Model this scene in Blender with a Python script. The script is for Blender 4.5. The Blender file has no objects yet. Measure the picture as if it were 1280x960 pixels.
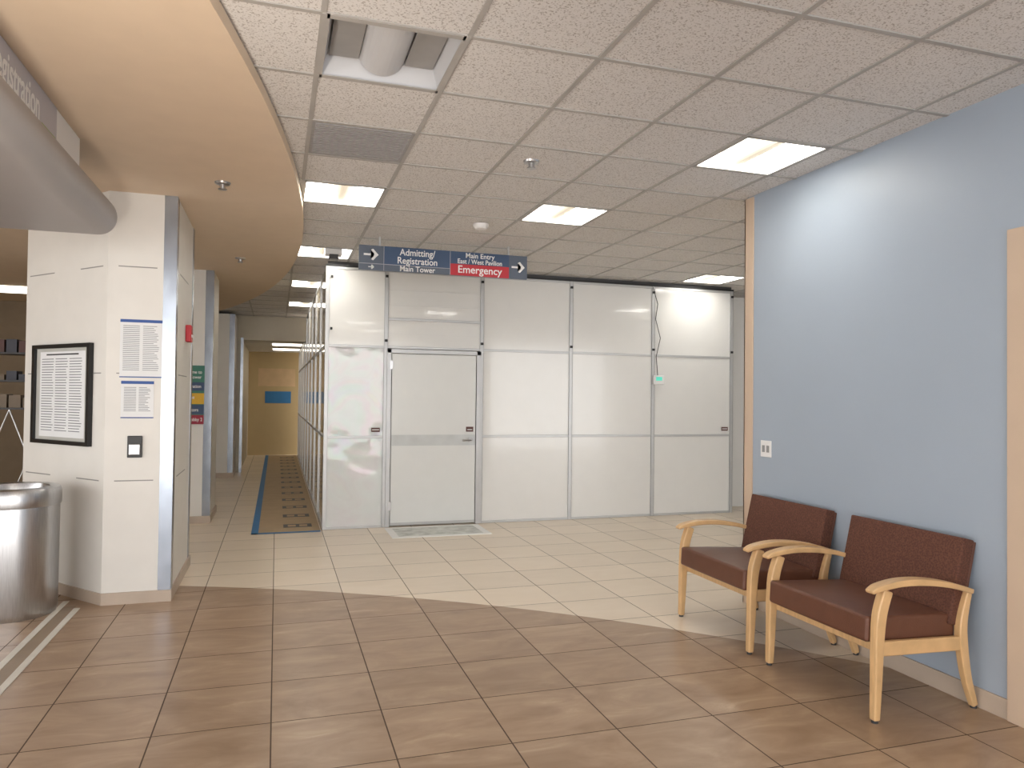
import bpy, bmesh, math, random
from mathutils import Vector, Matrix
random.seed(4)
S = bpy.context.scene
S.view_settings.view_transform = 'Standard'
COL = S.collection
H = 3.10      # acoustic ceiling
SO = 3.03     # plaster soffit

# ------------------------------------------------------------ materials
def lin(c):
    return tuple(((v/255)/12.92 if v/255 <= .04045 else ((v/255+.055)/1.055)**2.4) for v in c)
MATS = {}
def mat(name, rgb, rough=.5, metal=0., var=.06, scale=6., bump=0., bscale=60., emit=None, estr=0., spec=.5, stretch=None, coat=0.):
    if name in MATS: return MATS[name]
    m = bpy.data.materials.new(name); m.use_nodes = True
    nt = m.node_tree; b = nt.nodes['Principled BSDF']
    c = lin(rgb)
    tc = nt.nodes.new('ShaderNodeTexCoord')
    src = tc.outputs['Object']
    if stretch:
        mp = nt.nodes.new('ShaderNodeMapping'); mp.inputs['Scale'].default_value = stretch
        nt.links.new(src, mp.inputs['Vector']); src = mp.outputs['Vector']
    n = nt.nodes.new('ShaderNodeTexNoise'); n.inputs['Scale'].default_value = scale; n.inputs['Detail'].default_value = 5
    nt.links.new(src, n.inputs['Vector'])
    r = nt.nodes.new('ShaderNodeValToRGB')
    r.color_ramp.elements[0].position = .3; r.color_ramp.elements[1].position = .7
    r.color_ramp.elements[0].color = tuple(v*(1-var) for v in c)+(1,)
    r.color_ramp.elements[1].color = tuple(min(1, v*(1+var)) for v in c)+(1,)
    nt.links.new(n.outputs['Fac'], r.inputs['Fac'])
    nt.links.new(r.outputs['Color'], b.inputs['Base Color'])
    b.inputs['Roughness'].default_value = rough
    b.inputs['Metallic'].default_value = metal
    b.inputs['Specular IOR Level'].default_value = spec
    b.inputs['Coat Weight'].default_value = coat
    if bump:
        n2 = nt.nodes.new('ShaderNodeTexNoise'); n2.inputs['Scale'].default_value = bscale; n2.inputs['Detail'].default_value = 1.5 if bscale < 10 else 3
        nt.links.new(src, n2.inputs['Vector'])
        bp = nt.nodes.new('ShaderNodeBump'); bp.inputs['Strength'].default_value = bump; bp.inputs['Distance'].default_value = .02
        nt.links.new(n2.outputs['Fac'], bp.inputs['Height']); nt.links.new(bp.outputs['Normal'], b.inputs['Normal'])
    if emit:
        b.inputs['Emission Color'].default_value = lin(emit)+(1,); b.inputs['Emission Strength'].default_value = estr
    MATS[name] = m
    return m

class N:
    """tiny node-math helper"""
    def __init__(s, nt): s.nt = nt
    def m(s, op, a, b=None, c=None):
        n = s.nt.nodes.new('ShaderNodeMath'); n.operation = op
        for i, v in enumerate((a, b, c)):
            if v is None: continue
            if isinstance(v, (int, float)): n.inputs[i].default_value = v
            else: s.nt.links.new(v, n.inputs[i])
        return n.outputs[0]
    def mix(s, f, a, b):
        n = s.nt.nodes.new('ShaderNodeMix'); n.data_type = 'RGBA'
        for k, v in ((0, f), (6, a), (7, b)):
            if isinstance(v, (int, float)): n.inputs[k].default_value = v
            elif isinstance(v, tuple): n.inputs[k].default_value = v+(1,)
            else: s.nt.links.new(v, n.inputs[k])
        return n.outputs[2]

def floor_mat():
    m = bpy.data.materials.new('porcelain_floor_tile'); m.use_nodes = True
    nt = m.node_tree; b = nt.nodes['Principled BSDF']; q = N(nt)
    g = nt.nodes.new('ShaderNodeNewGeometry'); sp = nt.nodes.new('ShaderNodeSeparateXYZ')
    nt.links.new(g.outputs['Position'], sp.inputs[0])
    T = .515
    X, Y = sp.outputs[0], sp.outputs[1]
    tx = q.m('DIVIDE', q.m('ADD', X, 50*T), T); ty = q.m('DIVIDE', q.m('ADD', Y, 50*T-3.672), T)
    fx, fy = q.m('FRACT', tx), q.m('FRACT', ty)
    ex = q.m('MINIMUM', fx, q.m('SUBTRACT', 1., fx)); ey = q.m('MINIMUM', fy, q.m('SUBTRACT', 1., fy))
    e = q.m('MINIMUM', ex, ey)
    grout = q.m('LESS_THAN', e, .0065)
    cid = nt.nodes.new('ShaderNodeCombineXYZ')
    nt.links.new(q.m('FLOOR', tx), cid.inputs[0]); nt.links.new(q.m('FLOOR', ty), cid.inputs[1])
    wn = nt.nodes.new('ShaderNodeTexWhiteNoise'); nt.links.new(cid.outputs[0], wn.inputs['Vector'])
    sc = nt.nodes.new('ShaderNodeVectorMath'); sc.operation = 'MULTIPLY_ADD'
    nt.links.new(wn.outputs['Color'], sc.inputs[0]); sc.inputs[1].default_value = (20, 20, 20); nt.links.new(g.outputs['Position'], sc.inputs[2])
    mp = nt.nodes.new('ShaderNodeMapping'); mp.inputs['Scale'].default_value = (1., 2.6, 1); mp.inputs['Rotation'].default_value = (0, 0, .5)
    nt.links.new(sc.outputs[0], mp.inputs['Vector'])
    n = nt.nodes.new('ShaderNodeTexNoise'); n.inputs['Scale'].default_value = 2.2; n.inputs['Detail'].default_value = 8; n.inputs['Roughness'].default_value = .62
    n.inputs['Distortion'].default_value = .8
    nt.links.new(mp.outputs[0], n.inputs['Vector'])
    def ramp(stops):
        r = nt.nodes.new('ShaderNodeValToRGB'); els = r.color_ramp.elements
        els[0].position = stops[0][0]; els[0].color = lin(stops[0][1])+(1,)
        els[1].position = stops[-1][0]; els[1].color = lin(stops[-1][1])+(1,)
        for p, c in stops[1:-1]:
            z = els.new(p); z.color = lin(c)+(1,)
        nt.links.new(n.outputs['Fac'], r.inputs['Fac']); return r.outputs['Color']
    brown = ramp([(.28, (146, 119, 94)), (.5, (164, 138, 113)), (.62, (174, 149, 124)), (.78, (198, 178, 153))])
    beige = ramp([(.3, (224, 208, 187)), (.55, (229, 214, 194)), (.75, (233, 219, 200))])
    # boundary arc of the brown field
    dx = q.m('ADD', X, 3.76); dy = q.m('ADD', Y, 2.0)
    r2 = q.m('SQRT', q.m('ADD', q.m('MULTIPLY', dx, dx), q.m('MULTIPLY', dy, dy)))
    inside = q.m('LESS_THAN', r2, 9.0)
    col = q.mix(inside, beige, brown)
    hv = nt.nodes.new('ShaderNodeHueSaturation')
    nt.links.new(q.m('ADD', q.m('MULTIPLY', wn.outputs['Value'], .10), .95), hv.inputs['Value']); nt.links.new(col, hv.inputs['Color'])
    gc = q.mix(inside, lin((128, 114, 96)), lin((84, 66, 52)))
    nt.links.new(q.mix(grout, hv.outputs['Color'], gc), b.inputs['Base Color'])
    nt.links.new(q.m('ADD', q.m('MULTIPLY', grout, .45), q.m('ADD', q.m('MULTIPLY', n.outputs['Fac'], .10), .27)), b.inputs['Roughness'])
    bp = nt.nodes.new('ShaderNodeBump'); bp.inputs['Strength'].default_value = .2; bp.inputs['Distance'].default_value = .002
    nt.links.new(q.m('SUBTRACT', q.m('MULTIPLY', n.outputs['Fac'], .12), grout), bp.inputs['Height']); nt.links.new(bp.outputs[0], b.inputs['Normal'])
    return m

def ceil_mat():
    m = bpy.data.materials.new('acoustic_ceiling_tile'); m.use_nodes = True
    nt = m.node_tree; b = nt.nodes['Principled BSDF']; q = N(nt)
    tc = nt.nodes.new('ShaderNodeTexCoord')
    n = nt.nodes.new('ShaderNodeTexNoise'); n.inputs['Scale'].default_value = 125; n.inputs['Detail'].default_value = 2
    nt.links.new(tc.outputs['Object'], n.inputs['Vector'])
    r = nt.nodes.new('ShaderNodeValToRGB'); r.color_ramp.elements[0].position = .34; r.color_ramp.elements[1].position = .46
    r.color_ramp.elements[0].color = lin((174, 169, 164))+(1,); r.color_ramp.elements[1].color = lin((224, 222, 220))+(1,)
    nt.links.new(n.outputs['Fac'], r.inputs['Fac']); nt.links.new(r.outputs[0], b.inputs['Base Color'])
    b.inputs['Roughness'].default_value = .95; b.inputs['Specular IOR Level'].default_value = .1
    return m

def film_mat():
    """clear stretched film over the panel: wavy, with faint interference colour"""
    m = mat('partition_panel_film', (218, 221, 222), .07, 0., var=.02, bump=.8, bscale=3.2, spec=1.)
    nt = m.node_tree; b = nt.nodes['Principled BSDF']
    if 'Thin Film Thickness' in b.inputs:
        tc = nt.nodes.new('ShaderNodeTexCoord')
        n = nt.nodes.new('ShaderNodeTexNoise'); n.inputs['Scale'].default_value = 2.4; n.inputs['Detail'].default_value = 1; n.inputs['Distortion'].default_value = 1.2
        nt.links.new(tc.outputs['Object'], n.inputs['Vector'])
        q = N(nt)
        nt.links.new(q.m('ADD', q.m('MULTIPLY', n.outputs['Fac'], 900.), 100.), b.inputs['Thin Film Thickness'])
        b.inputs['Thin Film IOR'].default_value = 1.7
    return m

M_FLOOR, M_CEIL = floor_mat(), ceil_mat()
M_GRID = mat('ceiling_grid_white', (174, 171, 167), .5)
M_CREAM = mat('column_cream_panel', (222, 219, 213), .5, var=.02)
M_BLUE = mat('blue_wall_paint', (162, 174, 188), .42, var=.015, scale=2, bump=.06, bscale=220)
M_BEIGE = mat('beige_trim', (200, 178, 156), .5, var=.02)
M_SOFFIT = mat('tan_soffit_paint', (222, 202, 178), .7, var=.02)
M_TAN = mat('tan_wall_paint', (190, 168, 126), .6, var=.02)
M_WHITE = mat('white_wall_paint', (206, 204, 200), .6, var=.02)
M_BASE = mat('base_tile', (186, 170, 154), .4, var=.08, scale=5)
M_STEEL = mat('brushed_steel', (190, 190, 191), .28, 1., var=.10, scale=30, stretch=(6, 6, .3))
M_GUARD = mat('steel_corner_guard', (170, 178, 190), .26, 1., var=.14, scale=8, stretch=(1, 1, .6))
M_ALU = mat('aluminium_frame', (188, 189, 190), .35, .5, var=.03)
M_PANEL = mat('partition_panel_white', (226, 226, 224), .14, var=.01, bump=.06, bscale=1.6, coat=.5)
M_WAVY = film_mat()
M_BLACK = mat('black_plastic', (24, 24, 25), .4)
M_DARK = mat('dark_grey', (60, 60, 62), .5)
M_PAPER = mat('paper_white', (226, 227, 228), .7, var=.02)
M_INK = mat('printed_ink', (120, 122, 126), .8)
M_SBLUE = mat('sign_blue_line', (50, 84, 150), .6)
M_TAPE = mat('blue_painters_tape', (52, 120, 176), .6)
M_KRAFT = mat('kraft_floor_paper', (184, 162, 132), .8, var=.06)
M_GREYC = mat('canopy_grey_paint', (156, 152, 151), .4, var=.02)
M_SIGNG = mat('sign_slate', (86, 96, 112), .45, var=.02)
M_SIGNB = mat('sign_navy', (58, 80, 112), .45, var=.02)
M_RED = mat('sign_red', (186, 32, 48), .45, var=.02)
M_SW = mat('sign_white', (232, 232, 232), .5, var=.01)
M_LAV = mat('sign_lavender_grey', (184, 182, 190), .5, var=.02)
M_LINE = mat('sign_divider_grey', (160, 160, 168), .5, var=.02)
M_GREEN = mat('logo_green', (130, 168, 70), .5)
M_WOOD = mat('maple_wood', (210, 172, 124), .38, var=.12, scale=9, stretch=(1, 6, 1), coat=.2)
M_LEATH = mat('brown_vinyl', (100, 63, 47), .42, var=.08, scale=12, bump=.12, bscale=160)
M_LIT = mat('lit_diffuser', (255, 250, 240), .5, emit=(255, 253, 251), estr=9.5)
M_LIT2 = mat('lit_basket', (250, 244, 230), .5, emit=(255, 240, 205), estr=.3)
M_LIT3 = mat('lit_lens_dim', (250, 244, 230), .5, emit=(255, 248, 234), estr=4.)
M_FIXW = mat('fixture_white', (200, 202, 206), .45, var=.01)
M_GRILLE = mat('return_grille', (160, 158, 158), .5, var=.1, scale=40)

def fabric():
    m = bpy.data.materials.new('woven_chair_fabric'); m.use_nodes = True
    nt = m.node_tree; b = nt.nodes['Principled BSDF']
    tc = nt.nodes.new('ShaderNodeTexCoord')
    v = nt.nodes.new('ShaderNodeTexVoronoi'); v.inputs['Scale'].default_value = 110
    nt.links.new(tc.outputs['Object'], v.inputs['Vector'])
    r = nt.nodes.new('ShaderNodeValToRGB'); r.color_ramp.elements[0].position = .2; r.color_ramp.elements[1].position = .75
    r.color_ramp.elements[0].color = lin((76, 44, 33))+(1,); r.color_ramp.elements[1].color = lin((100, 62, 47))+(1,)
    nt.links.new(v.outputs['Distance'], r.inputs['Fac']); nt.links.new(r.outputs[0], b.inputs['Base Color'])
    b.inputs['Roughness'].default_value = .85
    bp = nt.nodes.new('ShaderNodeBump'); bp.inputs['Strength'].default_value = .25; bp.inputs['Distance'].default_value = .002
    nt.links.new(v.outputs['Distance'], bp.inputs['Height']); nt.links.new(bp.outputs[0], b.inputs['Normal'])
    return m
M_FAB = fabric()

# ------------------------------------------------------------ geometry helpers
def add(name, me, mats, parent=None, bevel=0, seg=3, smooth=False):
    o = bpy.data.objects.new(name, me); COL.objects.link(o)
    for m in (mats if isinstance(mats, (list, tuple)) else [mats]): me.materials.append(m)
    if parent is not None:
        o.parent = parent; o.matrix_parent_inverse = parent.matrix_basis.inverted()
    if bevel:
        b = o.modifiers.new('bevel', 'BEVEL'); b.width = bevel; b.segments = seg; b.limit_method = 'ANGLE'; b.angle_limit = math.radians(35)
        smooth = True
    if smooth:
        for p in me.polygons: p.use_smooth = True
        if bevel:
            w = o.modifiers.new('wn', 'WEIGHTED_NORMAL'); w.keep_sharp = True
    return o
def empty(name, loc, rz=0):
    o = bpy.data.objects.new(name, None); COL.objects.link(o); o.empty_display_size = .1
    o.location = loc; o.rotation_euler = (0, 0, rz)
    return o
def bm_box(bm, lo, hi, mi=0):
    x0, y0, z0 = lo; x1, y1, z1 = hi
    v = [bm.verts.new(p) for p in ((x0,y0,z0),(x1,y0,z0),(x1,y1,z0),(x0,y1,z0),(x0,y0,z1),(x1,y0,z1),(x1,y1,z1),(x0,y1,z1))]
    for f in ((3,2,1,0),(4,5,6,7),(0,1,5,4),(1,2,6,5),(2,3,7,6),(3,0,4,7)):
        bm.faces.new([v[i] for i in f]).material_index = mi
def boxes(name, L, mats, parent=None, bevel=0, seg=3):
    bm = bmesh.new()
    for b in L: bm_box(bm, b[0], b[1], b[2] if len(b) > 2 else 0)
    me = bpy.data.meshes.new(name); bm.to_mesh(me); bm.free()
    return add(name, me, mats, parent, bevel, seg)
def box(name, lo, hi, m, parent=None, bevel=0, seg=3): return boxes(name, [(lo, hi)], m, parent, bevel, seg)
def prism(name, poly, z0, z1, m, parent=None, bevel=0):
    bm = bmesh.new()
    a = [bm.verts.new((x, y, z0)) for x, y in poly]; b = [bm.verts.new((x, y, z1)) for x, y in poly]
    n = len(poly)
    bm.faces.new(a[::-1]); bm.faces.new(b)
    for i in range(n): bm.faces.new((a[i], a[(i+1) % n], b[(i+1) % n], b[i]))
    bmesh.ops.recalc_face_normals(bm, faces=bm.faces)
    me = bpy.data.meshes.new(name); bm.to_mesh(me); bm.free()
    return add(name, me, m, parent, bevel)
def lathe(name, prof, loc, m, parent=None, n=48):
    bm = bmesh.new(); rings = []
    for r, z in prof:
        if r < 1e-5: rings.append([bm.verts.new((loc[0], loc[1], loc[2]+z))])
        else: rings.append([bm.verts.new((loc[0]+r*math.cos(2*math.pi*i/n), loc[1]+r*math.sin(2*math.pi*i/n), loc[2]+z)) for i in range(n)])
    for a, b in zip(rings, rings[1:]):
        for i in range(n):
            j = (i+1) % n
            if len(a) == 1 and len(b) == 1: continue
            if len(a) == 1: bm.faces.new((a[0], b[j], b[i]))
            elif len(b) == 1: bm.faces.new((a[i], a[j], b[0]))
            else: bm.faces.new((a[i], a[j], b[j], b[i]))
    bmesh.ops.recalc_face_normals(bm, faces=bm.faces)
    me = bpy.data.meshes.new(name); bm.to_mesh(me); bm.free()
    o = add(name, me, m, parent, smooth=True)
    e = o.modifiers.new('es', 'EDGE_SPLIT'); e.split_angle = math.radians(40)
    return o
def wire(name, pts, r, m, parent=None):
    cu = bpy.data.curves.new(name, 'CURVE'); cu.dimensions = '3D'; cu.bevel_depth = r; cu.bevel_resolution = 3
    s = cu.splines.new('POLY'); s.points.add(len(pts)-1)
    for p, c in zip(s.points, pts): p.co = (*c, 1)
    o = bpy.data.objects.new(name, cu); COL.objects.link(o); cu.materials.append(m)
    if parent is not None: o.parent = parent; o.matrix_parent_inverse = parent.matrix_basis.inverted()
    return o
def text(name, body, size, loc, rot, m, parent=None, align='CENTER', xs=1.):
    cu = bpy.data.curves.new(name, 'FONT'); cu.body = body; cu.size = size; cu.align_x = align; cu.align_y = 'CENTER'; cu.extrude = .0008; cu.offset = size*.012
    o = bpy.data.objects.new(name, cu); COL.objects.link(o); cu.materials.append(m)
    o.location = loc; o.rotation_euler = rot; o.scale = (xs, 1, 1)
    if parent is not None: o.parent = parent; o.matrix_parent_inverse = parent.matrix_basis.inverted()
    return o
R90 = math.pi/2

# ------------------------------------------------------------ room shell
box('floor', (-6, -4, -.1), (10, 21, 0), M_FLOOR)
XL = lambda i: .157+.61*i
YL = lambda j: 3.664+.61*j
LIT = [(0,3),(3,3),(4,0),(0,7),(8,7),(0,11),(0,15),(2,-4),(0,-5),(3,-7),(9,3)]  # negative rows: unseen fixtures added above and behind the camera for fill
OFF = [(0,-1)]
GR = [(0,1)]
skip = set(LIT+OFF+GR)
bm = bmesh.new()
for i in range(-11, 16):
    for j in range(-13, 20):
        if (i, j) in skip: continue
        x0, x1, y0, y1 = XL(i), XL(i+1), YL(j), YL(j+1)
        if y0 >= 15.6: continue
        y1 = min(y1, 15.6)
        z = H
        v = [bm.verts.new(p) for p in ((x0,y0,z),(x0,y1,z),(x1,y1,z),(x1,y0,z))]; bm.faces.new(v)
me = bpy.data.meshes.new('ceiling'); bm.to_mesh(me); bm.free()
add('ceiling', me, M_CEIL)
L = []
for i in range(-11, 17): L.append(((XL(i)-.012, -4, H-.006), (XL(i)+.012, 15.6, H+.03)))
for j in range(-12, 20): L.append(((-6, YL(j)-.012, H-.0065), (9.9, YL(j)+.012, H+.03)))
boxes('ceiling_grid_trim', L, M_GRID)

def fixture(i, j, lit):
    x0, x1, y0, y1 = XL(i)+.014, XL(i+1)-.014, YL(j)+.014, YL(j+1)-.014
    cx, cy = (x0+x1)/2, (y0+y1)/2
    e = empty('recessed_ceiling_light', (cx, cy, H))
    bm = bmesh.new()
    zt = H+.13; ins = .05
    o = [bm.verts.new(p) for p in ((x0,y0,H),(x1,y0,H),(x1,y1,H),(x0,y1,H))]
    t = [bm.verts.new(p) for p in ((x0+ins,y0+ins,zt),(x1-ins,y0+ins,zt),(x1-ins,y1-ins,zt),(x0+ins,y1-ins,zt))]
    bm.faces.new(t)
    for k in range(4): bm.faces.new((o[k], o[(k+1)%4], t[(k+1)%4], t[k]))
    me = bpy.data.meshes.new('reflector_pan'); bm.to_mesh(me); bm.free()
    add('reflector_pan', me, M_LIT if lit else M_FIXW, e)
    bm = bmesh.new(); n = 16; r = .115
    ya, yb = y0+.035, y1-.035
    ring = []
    for k in range(n+1):
        a = math.pi*k/n
        ring.append((bm.verts.new((cx-r*math.cos(a), ya, H+.125-r*.95*math.sin(a))), bm.verts.new((cx-r*math.cos(a), yb, H+.125-r*.95*math.sin(a)))))
    for a, b in zip(ring, ring[1:]): bm.faces.new((a[0], b[0], b[1], a[1]))
    bm.faces.new([a[0] for a in ring]); bm.faces.new([a[1] for a in ring][::-1])
    me = bpy.data.meshes.new('lamp_basket'); bm.to_mesh(me); bm.free()
    add('lamp_basket', me, M_LIT2 if lit else M_FIXW, e)
    if not lit:
        boxes('lamp_slots', [((x0+.04, y0+.03, H+.075), (cx-.112, y1-.055, H+.08)), ((cx+.112, y0+.03, H+.075), (x1-.04, y1-.055, H+.08))], mat('slot_grey', (160, 160, 160), .6), e)
    boxes('flange', [((x0-.02,y0-.02,H-.009),(x0+.012,y1+.02,H-.004)), ((x1-.012,y0-.02,H-.009),(x1+.02,y1+.02,H-.004)),
                     ((x0,y0-.02,H-.009),(x1,y0+.012,H-.004)), ((x0,y1-.012,H-.009),(x1,y1+.02,H-.004))], M_GRID, e)
for c in LIT: fixture(*c, True)
for c in OFF: fixture(*c, False)
e = empty('return_air_grille', (XL(0)+.3, YL(1)+.3, H))
box('grille_plate', (XL(0)+.013, YL(1)+.013, H-.004), (XL(1)-.013, YL(2)-.013, H+.01), M_GRILLE, e)
boxes('louvres', [((XL(0)+.03, YL(1)+.03+k*.03, H-.009), (XL(1)-.03, YL(1)+.045+k*.03, H-.003)) for k in range(18)], M_GRILLE, e)

# curved plaster soffit
pts = []
cx, cy, R = -19.79, 7.3, 20.0
for k in range(61):
    y = -4 + (15.6+4)*k/60
    pts.append((cx+math.sqrt(R*R-(y-cy)**2), y))
prism('ceiling_soffit', pts+[(-6, 15.6), (-6, -4)], SO, H-.007, M_SOFFIT)

# right blue wall with doorway
WX = 3.43
boxes('wall_right', [((WX, 2.60, 0), (WX+.18, 4.83, H)), ((WX, 1.5, 2.36), (WX+.18, 2.60, H)), ((WX, -4, 0), (WX+.18, 1.5, H))], M_BLUE)
boxes('trim_1', [((WX-.012, 4.74, 0), (WX+.0, 4.845, H-.01)), ((WX-.012, 4.83, 0), (WX+.19, 4.845, H-.01))], M_BEIGE, bevel=.003)
boxes('trim_2', [((WX-.02, 2.60, 0), (WX+.18, 2.70, 2.40)), ((WX-.02, 1.4, 2.31), (WX+.18, 2.60, 2.40)), ((WX-.02, 1.4, 0), (WX+.18, 1.5, 2.31)),
                 ((WX+.05, 2.57, 0), (WX+.09, 2.60, 2.31))], M_BEIGE, bevel=.004)
box('door_2', (WX+.09, 1.5, .01), (WX+.135, 2.57, 2.31), M_BEIGE)
boxes('baseboard_right', [((WX-.012, 2.70, 0), (WX, 4.74, .10)), ((WX-.012, -4, 0), (WX, 1.4, .10))], M_BASE, bevel=.003)
e = empty('wall_outlet', (WX, 4.58, 1.19))
box('plate', (WX-.008, 4.52, 1.13), (WX-.0005, 4.64, 1.25), M_SW, e, bevel=.003)
boxes('sockets', [((WX-.010, 4.54, 1.165), (WX-.007, 4.57, 1.215)), ((WX-.010, 4.59, 1.165), (WX-.007, 4.62, 1.215))], mat('outlet_grey', (150,150,150)), e)

# south and near-left walls left out so world light fills the lobby
boxes('wall_left', [((-6.1, 5.5, 0), (-6, 21, 3.3))], M_TAN)
boxes('wall_east', [((9.9, -4, 0), (10, 21, 3.3))], M_WHITE)
boxes('wall_back', [((6.0, 9.9, 0), (9.9, 10.0, H))], mat('pale_blue_white', (206, 214, 226), .5))
# far corridor
boxes('wall_north', [((-6, 15.5, 0), (-.68, 15.62, H)), ((-.68, 15.5, 2.62), (.9, 15.62, H)), ((-.80, 15.62, 0), (-.68, 19.7, 2.7))], mat('corridor_cream', (214, 206, 190), .6, var=.02))
box('wall_far_end', (-2, 19.7, 0), (2, 19.8, 2.8), M_TAN)
box('ceiling_corridor', (-1, 15.62, 2.62), (2, 19.8, 2.7), M_CEIL)
for y in (16.6, 18.4):
    e = empty('recessed_ceiling_light', (.2, y, 2.62)); box('lens', (-.1, y-.3, 2.608), (.5, y+.3, 2.622), M_LIT3, e)
box('trim_3', (-.69, 15.47, 0), (-.64, 15.5, 2.66), M_GUARD)
e = empty('taped_notice', (-.1, 19.7, 1.6))
box('tape_patch', (.02-.3, 19.69, 1.32), (.02+.33, 19.697, 1.62), M_TAPE, e)
box('cover_sheet', (-.45, 19.692, 1.75), (.45, 19.698, 2.2), mat('cover_sheet_tan', (206, 178, 140), .7), e)

# ------------------------------------------------------------ columns
def column(name, poly, ztop, guards):
    e = empty(name, (sum(p[0] for p in poly)/len(poly), sum(p[1] for p in poly)/len(poly), 0))
    prism('shaft', poly, 0, ztop, M_CREAM, e)
    c = Vector((e.location[0], e.location[1]))
    def off(d, P=poly):
        out = []
        for p in P:
            v = Vector(p)-c; out.append(tuple(Vector(p)+v.normalized()*d))
        return out
    prism('base_tile', off(.02), 0, .085, M_BASE, e)
    return e
def onface(A, B, s0, s1, z0, z1, t=.003, base=0.):
    A, B = Vector(A), Vector(B); d = (B-A).normalized(); n = Vector((d.y, -d.x))
    q = [A+d*s0+n*base, A+d*s1+n*base, A+d*s1+n*(base+t), A+d*s0+n*(base+t)]
    return [tuple(v) for v in q], z0, z1
def slab(name, A, B, s0, s1, z0, z1, m, parent, t=.003, base=0., bevel=0):
    q, a, b = onface(A, B, s0, s1, z0, z1, t, base); return prism(name, q, a, b, m, parent, bevel)

A, B, C, D = (-1.193, 6.03), (-.735, 6.03), (-.735, 7.24), (-1.95, 6.90)
col1 = column('hexagonal_column', [A, B, C, (-1.25, 7.6), (-1.95, 7.4), D], SO, None)
M_GROOVE = mat('reveal_grey', (140, 138, 134), .5)
LA = (Vector(A)-Vector(D)).length
for z in (.90, 1.69, 2.48):
    slab('reveal_front', A, B, .07, .33, z-.004, z+.004, M_GROOVE, col1, .0015)
    slab('reveal_left', D, A, .05, .42, z-.004, z+.004, M_GROOVE, col1, .0015)
    slab('reveal_left_b', D, A, LA-.36, LA-.06, z-.004, z+.004, M_GROOVE, col1, .0015)
    slab('reveal_side', B, C, .25, .8, z-.004, z+.004, M_GROOVE, col1, .0015)
slab('guard_front', A, B, .458-.085, .4625, .0855, SO-.001, M_GUARD, col1, .005)
slab('guard_side', B, C, 0, .10, .0855, SO-.001, M_GUARD, col1, .005)
slab('guard_side_far', B, C, 1.11, 1.21, .0855, SO-.001, M_GUARD, col1, .004)

A2, B2, C2 = (-1.25, 9.52), (-.745, 9.52), (-.745, 10.4)
col2 = column('hexagonal_column', [A2, B2, C2, (-1.25, 10.8), (-1.95, 10.6), (-1.9, 10.0)], SO, None)
slab('guard_front', A2, B2, .505-.085, .508, .0855, SO-.001, M_GUARD, col2, .005)
slab('guard_side', B2, C2, 0, .1, .0855, SO-.001, M_GUARD, col2, .005)
A3, B3, C3 = (-1.4, 14.6), (-.76, 14.6), (-.76, 15.45)
col3 = column('hexagonal_column', [A3, B3, C3, (-1.4, 15.45), (-1.9, 15.2)], SO, None)
slab('guard_front', A3, B3, .55, .642, .0855, SO-.001, M_GUARD, col3, .005)

# framed notice on angled face
s = LA-.571
c = Vector(D)+(Vector(A)-Vector(D)).normalized()*s
fr = empty('framed_notice', (c.x, c.y, 1.53))
s0, s1 = s-.41, s+.41
for nm, a, b, z0, z1 in (('frame_top', s0, s1, 1.885, 1.915), ('frame_bottom', s0, s1, 1.145, 1.175), ('frame_l', s0, s0+.035, 1.175, 1.885), ('frame_r', s1-.035, s1, 1.175, 1.885)):
    slab(nm, D, A, a, b, z0, z1, M_BLACK, fr, .035)
slab('mat_board', D, A, s0+.035, s1-.035, 1.175, 1.885, mat('notice_board_grey', (186, 186, 180), .35), fr, .012)
slab('certificate_sheet', D, A, s0+.09, s1-.09, 1.20, 1.86, M_PAPER, fr, .0006, .0121)
for k in range(3):
    a = s0+.115+k*.2
    for r_ in range(28):
        z = 1.80-r_*.0205
        slab('print', D, A, a, a+.18-random.random()*.03, z, z+.006, M_INK, fr, .0006, .0127)
slab('title', D, A, s0+.18, s1-.18, 1.832, 1.843, M_DARK, fr, .0006, .0127)

# posters on front face
def paper(x0, x1, z0, z1, lines):
    e = empty('paper_notice', ((x0+x1)/2, 6.03, (z0+z1)/2))
    box('sheet', (x0, 6.0265, z0), (x1, 6.0292, z1), M_PAPER, e)
    L = [((x0, 6.0258, z1-.022), (x1, 6.0266, z1), 1)]
    L.append(((x0, 6.0258, z0), (x1, 6.0266, z0+.008), 1))
    n = lines
    for k in range(n):
        z = z1-.05-(z1-z0-.09)*k/n
        L.append(((x0+.02, 6.0259, z), (x0+(x1-x0)*.46, 6.0266, z+.004)))
        L.append(((x0+(x1-x0)*.54, 6.0259, z), (x1-.02-random.random()*.04, 6.0266, z+.004)))
    boxes('print', L, [M_INK, M_SBLUE], e)
paper(-1.103, -.82, 1.66, 2.09, 24)
paper(-1.09, -.87, 1.36, 1.635, 15)
e = empty('access_button', (-.99, 6.02, 1.15))
box('plate', (-1.04, 6.015, 1.07), (-.94, 6.029, 1.23), M_BLACK, e, bevel=.004)
box('button', (-1.028, 6.003, 1.09), (-.952, 6.015, 1.17), M_STEEL, e, bevel=.01)
e = empty('fire_alarm_pull_station', (-.72, 6.74, 2.05))
box('body', (-.734, 6.68, 1.98), (-.69, 6.80, 2.12), M_RED, e, bevel=.006)
box('handle', (-.69, 6.70, 2.02), (-.68, 6.78, 2.04), M_SW, e)
e = empty('directory_sign', (-.95, 9.51, 1.53))
box('panel', (-1.12, 9.50, 1.18), (-.825, 9.5195, 1.88), mat('dir_green', (62, 120, 104), .5), e)
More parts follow.
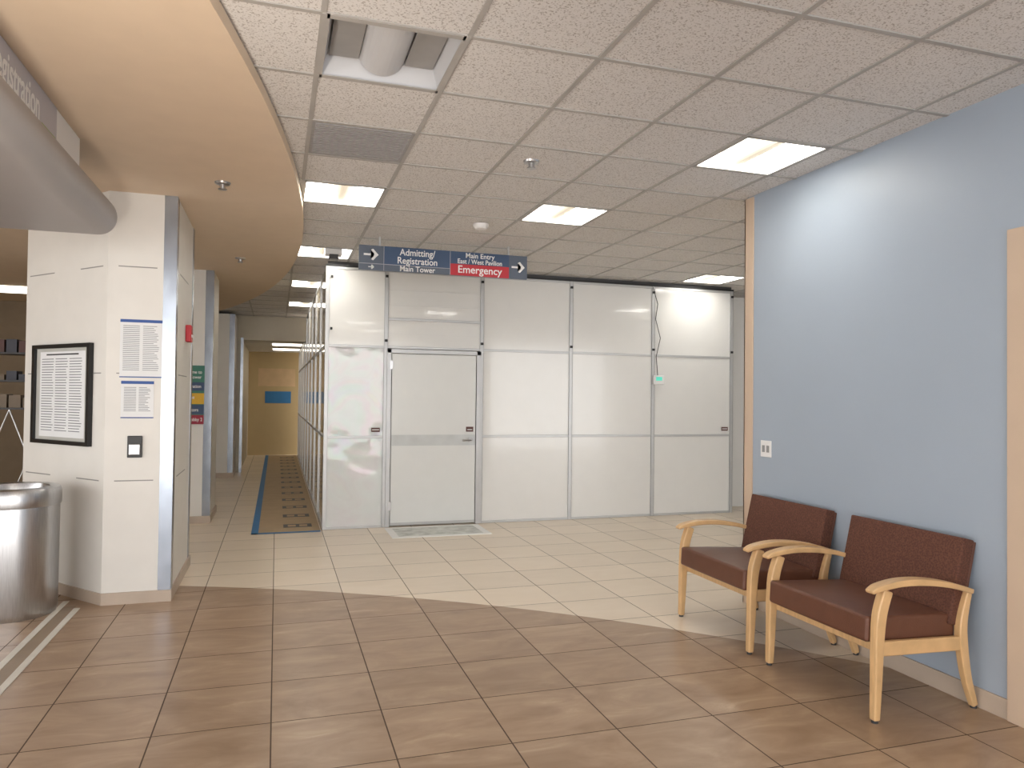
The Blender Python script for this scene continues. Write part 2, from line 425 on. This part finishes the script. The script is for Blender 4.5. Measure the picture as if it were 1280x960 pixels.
boxes('bands', [((-1.12, 9.496, 1.58), (-.825, 9.5005, 1.68), 0), ((-1.12, 9.496, 1.42), (-.825, 9.5005, 1.55), 1), ((-1.12, 9.496, 1.30), (-.825, 9.5005, 1.41), 2), ((-1.12, 9.496, 1.18), (-.825, 9.5005, 1.29), 3)],
      [M_SIGNB, mat('dir_yellow', (214, 170, 50), .5), M_SIGNB, mat('dir_maroon', (150, 40, 60), .5)], e)
for z, tx in ((1.80, 'Welcome to'), (1.74, 'Main Tower'), (1.63, 'Registration'), (1.50, 'Blue'), (1.35, 'Elevators'), (1.235, 'CCU Lobby 2')):
    text('lettering', tx, .055, (-.972, 9.4945, z), (R90, 0, 0), M_SW, e, xs=.85)

# ------------------------------------------------------------ canopy with sign
can = empty('reception_canopy', (-2, 3, 2.68))
box('bullnose_slab', (-5.9, -2.5, 2.56), (-1.0, 5.40, 2.80), M_GREYC, can, bevel=.115, seg=8)
box('sign_fascia', (-1.18, -2.2, 2.79), (-1.12, 4.85, SO-.002), M_SW, can)
box('sign_band', (-1.12, -2.2, 2.80), (-1.115, 4.36, SO-.004), M_LAV, can)
text('lettering', 'Registration', .20, (-1.113, 4.07, 2.915), (R90, 0, R90), M_SW, can, 'RIGHT', .68)
for k in range(5):
    a = math.radians(-60+30*k)
    o = box('logo_leaf', (-1.114, 4.215-.014, 2.86), (-1.112, 4.215+.014, 2.98), M_GREEN, can)
    o.matrix_world = Matrix.Translation((0, 4.215, 2.86)) @ Matrix.Rotation(a, 4, 'X') @ Matrix.Translation((0, -4.215, -2.86))
boxes('logo_base', [((-1.114, 4.10, 2.825), (-1.112, 4.33, 2.842)), ((-1.114, 4.10, 2.852), (-1.112, 4.33, 2.862))], M_GREEN, can)

# ------------------------------------------------------------ temporary partition
PY = 8.72
part = empty('temporary_partition', (3.2, PY, 0))
xs = [.541, 1.218, 2.388, 3.568, 4.741, 5.944]
PH = 3.035
zr = [.03, 1.06, 2.12, PH]
for k in range(5):
    for r_ in range(3):
        if k == 1:
            continue
        box('panel', (xs[k]+.01, PY, zr[r_]), (xs[k+1]-.01, PY+.03, zr[r_+1]), M_WAVY if (k == 0 and r_ < 2) else M_PANEL, part)
box('panel', (xs[1]+.01, PY, 2.45), (xs[2]-.01, PY+.03, PH), M_PANEL, part)
box('panel', (xs[1]+.01, PY, 2.12), (xs[2]-.01, PY+.03, 2.45), M_PANEL, part)
L = [((x-.022, PY-.014, 0), (x+.022, PY+.045, PH)) for x in xs]
for k in range(5):
    zz = [0.0, 1.045, 2.105, PH-.03] if k != 1 else [2.105, 2.44, PH-.03]
    for z in zz: L.append(((xs[k]+.022, PY-.012, z), (xs[k+1]-.022, PY+.04, z+.03)))
boxes('aluminium_frame', L, M_ALU, part, bevel=.003)
L = []
for x in xs[1:]:
    for dx_ in (-.023, .021): L.append(((x+dx_, PY-.0155, 0), (x+dx_+.002, PY-.0135, PH)))
boxes('joint_lines', L, mat('joint_grey', (110, 110, 112), .5), part)
L = []
for x in xs[1:]:
    for z in (2.18, 2.94): L.append(((x-.016, PY-.035, z), (x+.016, PY-.014, z+.03)))
for z in (2.3, 2.9): L.append(((.575, PY-.03, z), (.60, PY-.012, z+.03)))
boxes('clamps', L, M_BLACK, part, bevel=.004)
box('top_seal', (.52, PY-.02, PH), (5.97, PY+.05, PH+.022), M_BLACK, part)
box('top_closure', (.541, PY+.01, PH+.02), (5.95, PY+.03, H-.007), M_DARK, part)
rx = .541
ys = [PY+1.18*k for k in range(10)]
L = []; P = []
for a, b in zip(ys, ys[1:]):
    top = PH if b < 15.5 else 2.6
    zz = [.03, 1.06, 2.12, top]
    for r_ in range(3): P.append(((rx-.005, a+.01, zz[r_]), (rx+.02, b-.01, zz[r_+1])))
    L.append(((rx-.02, b-.02, 0), (rx+.03, b+.02, top)))
    for z in (0, 1.045, 2.105, top-.03): L.append(((rx-.018, a+.02, z), (rx+.03, b-.02, z+.03)))
boxes('return_panels', P, mat('partition_return_panel', (204, 190, 162), .12, var=.02, bump=.05, bscale=1.5, coat=.4), part)  # tan tint paints in the brown reflection on these glossy panels
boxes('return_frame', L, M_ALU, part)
boxes('inner_backing', [((.6, PY+1.0, 0), (.66, 19.3, 2.6)), ((.6, PY+.06, 0), (5.9, PY+.1, PH))], M_WHITE, part)
M_LAB = mat('label_brown', (92, 56, 52), .5)
for x in (1.11, 5.84):
    boxes('warning_label', [((x-.05, PY-.016, 1.12), (x+.05, PY-.013, 1.17), 0), ((x-.04, PY-.0165, 1.14), (x+.04, PY-.0155, 1.15), 1)], [M_LAB, M_SW], part)
boxes('small_plate', [((.60, PY-.004, 1.10), (.68, PY-.0005, 1.14))], M_SW, part)
for z in (2.28, 2.62, 2.80): box('film_batten', (xs[1]+.03, PY-.006, z), (xs[2]-.03, PY-.0005, z+.010), M_PANEL, part)

dr = empty('door_1', (1.8, PY, 0))
boxes('door_frame', [((1.232, PY-.03, 0), (1.285, PY+.02, 2.10)), ((2.325, PY-.03, 0), (2.378, PY+.02, 2.10)), ((1.232, PY-.03, 2.05), (2.378, PY+.02, 2.10))], M_ALU, dr, bevel=.004)
box('door_leaf', (1.292, PY-.018, .02), (2.318, PY+.02, 2.045), mat('door_white', (224, 226, 225), .22, var=.01), dr, bevel=.003)
box('door_mid_rail', (1.295, PY-.021, .955), (2.315, PY-.0175, 1.085), mat('door_rail_grey', (200, 204, 205), .35), dr)
box('door_sweep', (1.295, PY-.022, .02), (2.315, PY-.0175, .05), M_ALU, dr)
boxes('hinges', [((1.262, PY-.04, z), (1.30, PY-.018, z+.10)) for z in (.20, 1.05, 1.86)][::2], M_STEEL, dr)
box('lock_plate', (2.20, PY-.026, 1.12), (2.29, PY-.0175, 1.18), M_LAB, dr)
box('lock_label', (2.215, PY-.028, 1.14), (2.275, PY-.0255, 1.15), M_SW, dr)
lathe('handle_rose', [(0, -.01), (.032, -.01), (.032, .01), (0, .01)], (0, 0, 0), M_STEEL, None).name = 'handle_rose'
o = bpy.data.objects['handle_rose']; o.rotation_euler = (R90, 0, 0); o.location = (2.25, PY-.03, 1.02); o.parent = dr; o.matrix_parent_inverse = dr.matrix_basis.inverted()
wire('lever', [(2.25, PY-.03, 1.02), (2.25, PY-.075, 1.02), (2.14, PY-.078, 1.018)], .012, M_STEEL, dr)

mo = empty('pressure_monitor', (4.80, PY-.04, 1.80))
box('body', (4.73, PY-.06, 1.735), (4.88, PY-.016, 1.855), M_SW, mo, bevel=.006)
box('screen', (4.76, PY-.0625, 1.785), (4.85, PY-.0595, 1.835), mat('lcd_green', (90, 190, 170), .3, emit=(70, 200, 180), estr=.6), mo)
wire('cable', [(4.80, PY-.03, 1.855), (4.77, PY-.04, 2.1), (4.83, PY-.04, 2.35), (4.76, PY-.035, 2.6), (4.79, PY-.035, 2.8), (4.72, PY-.035, 3.02)], .005, M_BLACK, mo)

box('side_panel', (6.05, 9.2, 0), (6.75, 9.24, PH), M_PANEL)  # white side panel beyond the partition end
boxes('trim_4', [((6.12, 9.19, .0), (6.17, 9.199, 2.2)), ((6.0, 9.18, 0), (6.04, 9.24, PH))], M_TAPE)

e = empty('entrance_mat', (1.78, 8.3, 0))
box('base', (1.22, 8.0, .0), (2.34, 8.64, .006), mat('mat_white', (240, 240, 238), .9, var=.02, scale=12, spec=.1), e)
boxes('mat_print', [((1.30, 8.07, .006), (2.26, 8.57, .007))], mat('mat_grey', (208, 210, 206), .9, var=.22, scale=9, spec=.1), e)

kp = empty('floor_protection_paper', (.15, 14, 0))
box('paper', (-.2, 8.66, .0), (.50, 19.6, .003), M_KRAFT, kp)
boxes('tape', [((-.245, 8.60, .003), (-.17, 19.6, .0045)), ((-.245, 8.60, .003), (.50, 8.67, .0045))], M_TAPE, kp)
L = []
for k in range(14):
    y = 8.95+k*.75
    L.append(((.10, y, .003), (.42, y+.22, .004), 0))
    L.append(((.15, y+.05, .004), (.24, y+.17, .0045), 1)); L.append(((.28, y+.05, .004), (.37, y+.17, .0045), 1))
boxes('printed_marks', L, [M_DARK, M_KRAFT], kp)

boxes('floor_track', [((-1.355, -3, 0), (-1.315, 5.98, .004)), ((-1.475, -3, 0), (-1.435, 6.2, .004)), ((-1.435, -3, 0), (-1.355, 6.05, .002), 1)],
      [mat('track_white', (218, 214, 204), .5), mat('track_brown', (150, 132, 112), .5)])

# ------------------------------------------------------------ hanging sign
hs = empty('hanging_directional_sign', (1.6, 7.2, 2.88))
X0, X1, Z0, Z1, SY = .735, 2.45, 2.765, 3.005, 7.2
W = X1-X0
xa, xb, xc = X0+.14*W, X0+.525*W, X0+.885*W
zm = Z0+.26*(Z1-Z0); zm2 = Z0+.48*(Z1-Z0)
box('board', (X0, SY, Z0), (X1, SY+.03, Z1), M_SIGNG, hs)
boxes('colour_fields', [((xa, SY-.002, zm), (xb, SY-.0003, Z1), 0), ((xb, SY-.002, zm2), (xc, SY-.0003, Z1), 0), ((xb, SY-.002, Z0), (xc, SY-.0003, zm2), 1),
                        ((X0, SY-.003, zm-.003), (xb, SY-.0003, zm+.003), 2), ((xa-.003, SY-.003, Z0), (xa+.002, SY-.0003, Z1), 2), ((xb-.003, SY-.003, Z0), (xb+.003, SY-.0003, Z1), 2)], [M_SIGNB, M_RED, M_LINE], hs)
rf = (R90, 0, 0)
text('txt_admitting', 'Admitting/', .092, ((xa+xb)/2, SY-.004, Z1-.05), rf, M_SW, hs, xs=.9)
text('txt_registration', 'Registration', .092, ((xa+xb)/2, SY-.004, Z1-.132), rf, M_SW, hs, xs=.9)
text('txt_tower', 'Main Tower', .075, ((xa+xb)/2, SY-.004, Z0+.030), rf, M_SW, hs, xs=.95)
text('txt_entry', 'Main Entry', .07, ((xb+xc)/2, SY-.004, Z1-.037), rf, M_SW, hs)
text('txt_pavilion', 'East / West Pavilion', .066, ((xb+xc)/2, SY-.004, Z1-.097), rf, M_SW, hs, xs=.88)
text('txt_emergency', 'Emergency', .105, ((xb+xc)/2, SY-.004, Z0+.060), rf, M_SW, hs)
def arrow(cx, cz, s, y=SY-.004):
    P = [(-1,.13),(.35,.13),(-.1,.62),(.2,.75),(.9,0),(.2,-.75),(-.1,-.62),(.35,-.13),(-1,-.13)]
    bm = bmesh.new(); v = [bm.verts.new((cx+p[0]*s, y, cz+p[1]*s)) for p in P]
    f = bm.faces.new(v); bmesh.ops.triangulate(bm, faces=[f]); me = bpy.data.meshes.new('arrow'); bm.to_mesh(me); bm.free()
    add('arrow', me, M_SW, hs)
arrow(X0+.07*W, Z1-.09, .075); arrow(X1-.055*W, (Z0+Z1)/2, .075)
arrow(X0+.07*W, Z0+.03, .03)
for x in (X0+.2, X1-.2): box('hanger', (x-.01, SY+.005, Z1), (x+.01, SY+.025, H-.006), M_ALU, hs)

# ------------------------------------------------------------ ceiling devices
def sprinkler(x, y, z):
    e = empty('ceiling_sprinkler', (x, y, z))
    lathe('escutcheon', [(0, 0), (.055, 0), (.05, -.012), (.02, -.016), (.018, -.04), (.03, -.045), (.03, -.05), (0, -.05)], (x, y, z), M_STEEL, e, 24)
sprinkler(1.57, 4.55, H)
sprinkler(-.385, 5.52, SO); sprinkler(-.4, 8.53, SO)
e = empty('smoke_detector', (1.72, 6.35, H)); lathe('body', [(0, 0), (.07, 0), (.07, -.02), (.05, -.045), (0, -.05)], (1.72, 6.35, H-.006), M_SW, e, 32)
e = empty('ceiling_camera', (.55, 8.0, H)); box('mount', (.46, 7.95, H-.07), (.64, 8.1, H-.006), M_SW, e, bevel=.01); box('lens', (.50, 7.92, H-.12), (.60, 8.02, H-.07), M_DARK, e, bevel=.01)

# ------------------------------------------------------------ chairs
def sweep(name, pts, y0, parent, loc):
    bm = bmesh.new(); rings = []
    for k, (x, z, w, t) in enumerate(pts):
        a = Vector(pts[max(k-1, 0)][:2]); b = Vector(pts[min(k+1, len(pts)-1)][:2]); d = (b-a).normalized(); n = Vector((-d.y, d.x))*w/2
        rings.append([bm.verts.new((loc[0]+x+s*n.x, loc[1]+y0+u*t, z+s*n.y)) for s, u in ((1, 1), (1, -1), (-1, -1), (-1, 1))])
    for a, b in zip(rings, rings[1:]):
        for i in range(4): bm.faces.new((a[i], a[(i+1) % 4], b[(i+1) % 4], b[i]))
    bm.faces.new(rings[0]); bm.faces.new(rings[-1][::-1])
    bmesh.ops.recalc_face_normals(bm, faces=bm.faces)
    me = bpy.data.meshes.new(name); bm.to_mesh(me); bm.free()
    return add(name, me, M_WOOD, parent, bevel=.008, seg=3)
def smoothpts(P, n=5):
    out = []
    for i in range(len(P)-1):
        p0, p1, p2, p3 = P[max(i-1, 0)], P[i], P[i+1], P[min(i+2, len(P)-1)]
        for k in range(n):
            t = k/n
            out.append(tuple(.5*((2*b)+(-a+c)*t+(2*a-5*b+4*c-d)*t*t+(-a+3*b-3*c+d)*t**3) for a, b, c, d in zip(p0, p1, p2, p3)))
    out.append(P[-1]); return out
def cushion(name, size, loc, tilt, m, parent, crown=.015, bev=.03):
    bm = bmesh.new(); bmesh.ops.create_cube(bm, size=1)
    bmesh.ops.subdivide_edges(bm, edges=bm.edges, cuts=7, use_grid_fill=True)
    sx, sy, sz = size
    for v in bm.verts:
        x, y, z = v.co*2
        ax = 0 if sx < sz else 2
        u, w = (y, z) if ax == 0 else (x, y)
        k = (1-abs(u)**3)*(1-abs(w)**3)*crown
        p = Vector((x*sx/2, y*sy/2, z*sz/2))
        if ax == 0: p.x += k*(1 if x > .9 else -1 if x < -.9 else x)
        else: p.z += k*(1 if z > .9 else -1 if z < -.9 else z)
        v.co = p
    M = Matrix.Translation(loc) @ Matrix.Rotation(tilt, 4, 'Y')
    bmesh.ops.transform(bm, matrix=M, verts=bm.verts)
    me = bpy.data.meshes.new(name); bm.to_mesh(me); bm.free()
    o = add(name, me, m, parent, bevel=bev, seg=5); o.modifiers['bevel'].angle_limit = math.radians(50)
    return o
def chair(cx, cy):
    e = empty('waiting_room_armchair', (cx, cy, 0)); L = (cx, cy)
    for sgn in (-1, 1):
        y = sgn*.398
        sweep('front_leg', smoothpts([(-.300, .012, .036, .020), (-.292, .2, .044, .022), (-.286, .38, .052, .023), (-.272, .52, .058, .024), (-.235, .632, .056, .024)]), y, e, L)
        sweep('armrest', smoothpts([(-.335, .628, .018, .026), (-.28, .648, .028, .032), (-.15, .664, .032, .035), (0, .658, .032, .035), (.16, .632, .028, .032), (.30, .592, .026, .027)]), y, e, L)
        sweep('rear_leg', smoothpts([(.285, .59, .034, .018), (.245, .45, .048, .021), (.245, .33, .052, .021), (.275, .16, .044, .020), (.325, .012, .034, .018)]), y, e, L)
        sweep('side_rail', [(-.275, .352, .072, .015), (.235, .335, .072, .015)], y, e, L)
        for xx in (-.300, .325): lathe('glide', [(0, 0), (.016, 0), (.016, .014), (0, .014)], (cx+xx, cy+y, 0), M_DARK, e, 16)
    boxes('cross_rails', [((cx-.27, cy-.38, .325), (cx-.245, cy+.38, .375)), ((cx+.20, cy-.38, .31), (cx+.225, cy+.38, .36))], M_WOOD, e, bevel=.004)
    cushion('seat', (.56, .745, .125), (cx-.045, cy, .425), math.radians(3), M_LEATH, e, .018, .035)
    cushion('backrest', (.075, .775, .44), (cx+.262, cy, .635), math.radians(13), M_FAB, e, .012, .028)
    cushion('back_shell', (.02, .765, .43), (cx+.305, cy, .622), math.radians(13), M_LEATH, e, .002, .008)
    return e
chair(3.07, 3.265)
chair(3.07, 4.25)

# ------------------------------------------------------------ litter bin
tb = empty('steel_trash_can', (-1.75, 6.0, 0))
TB = (-1.735, 5.98, 0)
lathe('body', [(0, 0), (.265, 0), (.268, .02), (.272, .04), (.275, .74), (.272, .755)], TB, M_STEEL, tb, 64)
lathe('lid', [(.272, .755), (.282, .758), (.284, .77), (.284, .85), (.272, .878), (.245, .888), (.21, .882), (.20, .85), (.195, .81), (0, .80)], TB, M_STEEL, tb, 64)
lathe('liner', [(0, .795), (.19, .805)], (TB[0], TB[1], .006), M_BLACK, tb, 32)

# ------------------------------------------------------------ shop area on the left
rk = empty('display_rack', (-2.85, 9.4, 0))
X0r, X1r = -3.5, -2.35
L = []
for x in (X0r, X1r):
    for y in (9.2, 9.55): L.append(((x-.012, y-.012, 0), (x+.012, y+.012, 2.1)))
boxes('uprights', L, M_STEEL, rk)
boxes('shelves', [((X0r, 9.2, z), (X1r, 9.55, z+.02)) for z in (.3, 1.35, 1.65, 1.95)], M_DARK, rk)
for a, b in ((.3, 1.35),):
    for k in range(3):
        xa_ = X0r+k*.38
        wire('brace', [(xa_, 9.2, a), (xa_+.38, 9.2, b)], .008, M_STEEL, rk); wire('brace', [(xa_+.38, 9.2, a), (xa_, 9.2, b)], .008, M_STEEL, rk)
L = []
for z in (.32, 1.37, 1.67, 1.97):
    x = X0r+.03
    while x < X1r-.12:
        w = random.uniform(.06, .12); L.append(((x, 9.25, z), (x+w, 9.45, z+random.uniform(.05, .15)), random.randrange(3))); x += w+.02
boxes('merchandise', L, [mat('goods_a', (84, 48, 42)), mat('goods_b', (56, 58, 70)), mat('goods_c', (120, 104, 84))], rk)
box('wall_shop', (-5.95, 14.0, 0), (-1.9, 14.1, SO), mat('shop_wall_taupe', (146, 130, 110), .7))
e = empty('surface_ceiling_light', (-3.8, 12.3, SO)); box('lens', (-4.15, 12.0, SO-.03), (-3.2, 12.6, SO), M_LIT3, e)

# ------------------------------------------------------------ lights
def spot(name, loc, tgt, power, col, ang=90, size=.1, blend=1.):
    l = bpy.data.lights.new(name, 'SPOT'); l.energy = power; l.color = col; l.spot_size = math.radians(ang); l.spot_blend = blend; l.shadow_soft_size = size
    o = bpy.data.objects.new(name, l); COL.objects.link(o); o.location = loc
    o.rotation_euler = (Vector(tgt)-Vector(loc)).to_track_quat('-Z', 'Y').to_euler()
spot('soffit_fill_spot', (-.75, 1.6, 1.4), (-.7, 4.0, 3.03), 150, (1., .90, .79), 115, .15)  # unseen warm spot added to brighten the soffit

w = bpy.data.worlds.new('world'); S.world = w; w.use_nodes = True
w.node_tree.nodes['Background'].inputs[0].default_value = (1., .99, .98, 1); w.node_tree.nodes['Background'].inputs[1].default_value = 4.1

# ------------------------------------------------------------ camera
cam = bpy.data.cameras.new('camera'); co = bpy.data.objects.new('camera', cam); COL.objects.link(co)
f = 920.
th = math.atan(294/f); p = 16/f; r = .0115
F = Vector((math.sin(th)*math.cos(p), math.cos(th)*math.cos(p), math.sin(p)))
R0 = Vector((math.cos(th), -math.sin(th), 0)); U0 = R0.cross(F)
Rr = R0*math.cos(r)+U0*math.sin(r); Uu = U0*math.cos(r)-R0*math.sin(r)
M = Matrix(((Rr.x, Uu.x, -F.x, 0), (Rr.y, Uu.y, -F.y, 0), (Rr.z, Uu.z, -F.z, 1.55), (0, 0, 0, 1)))
co.matrix_world = M
cam.sensor_width = 36; cam.lens = f/1280*36; cam.clip_start = .05
S.camera = co
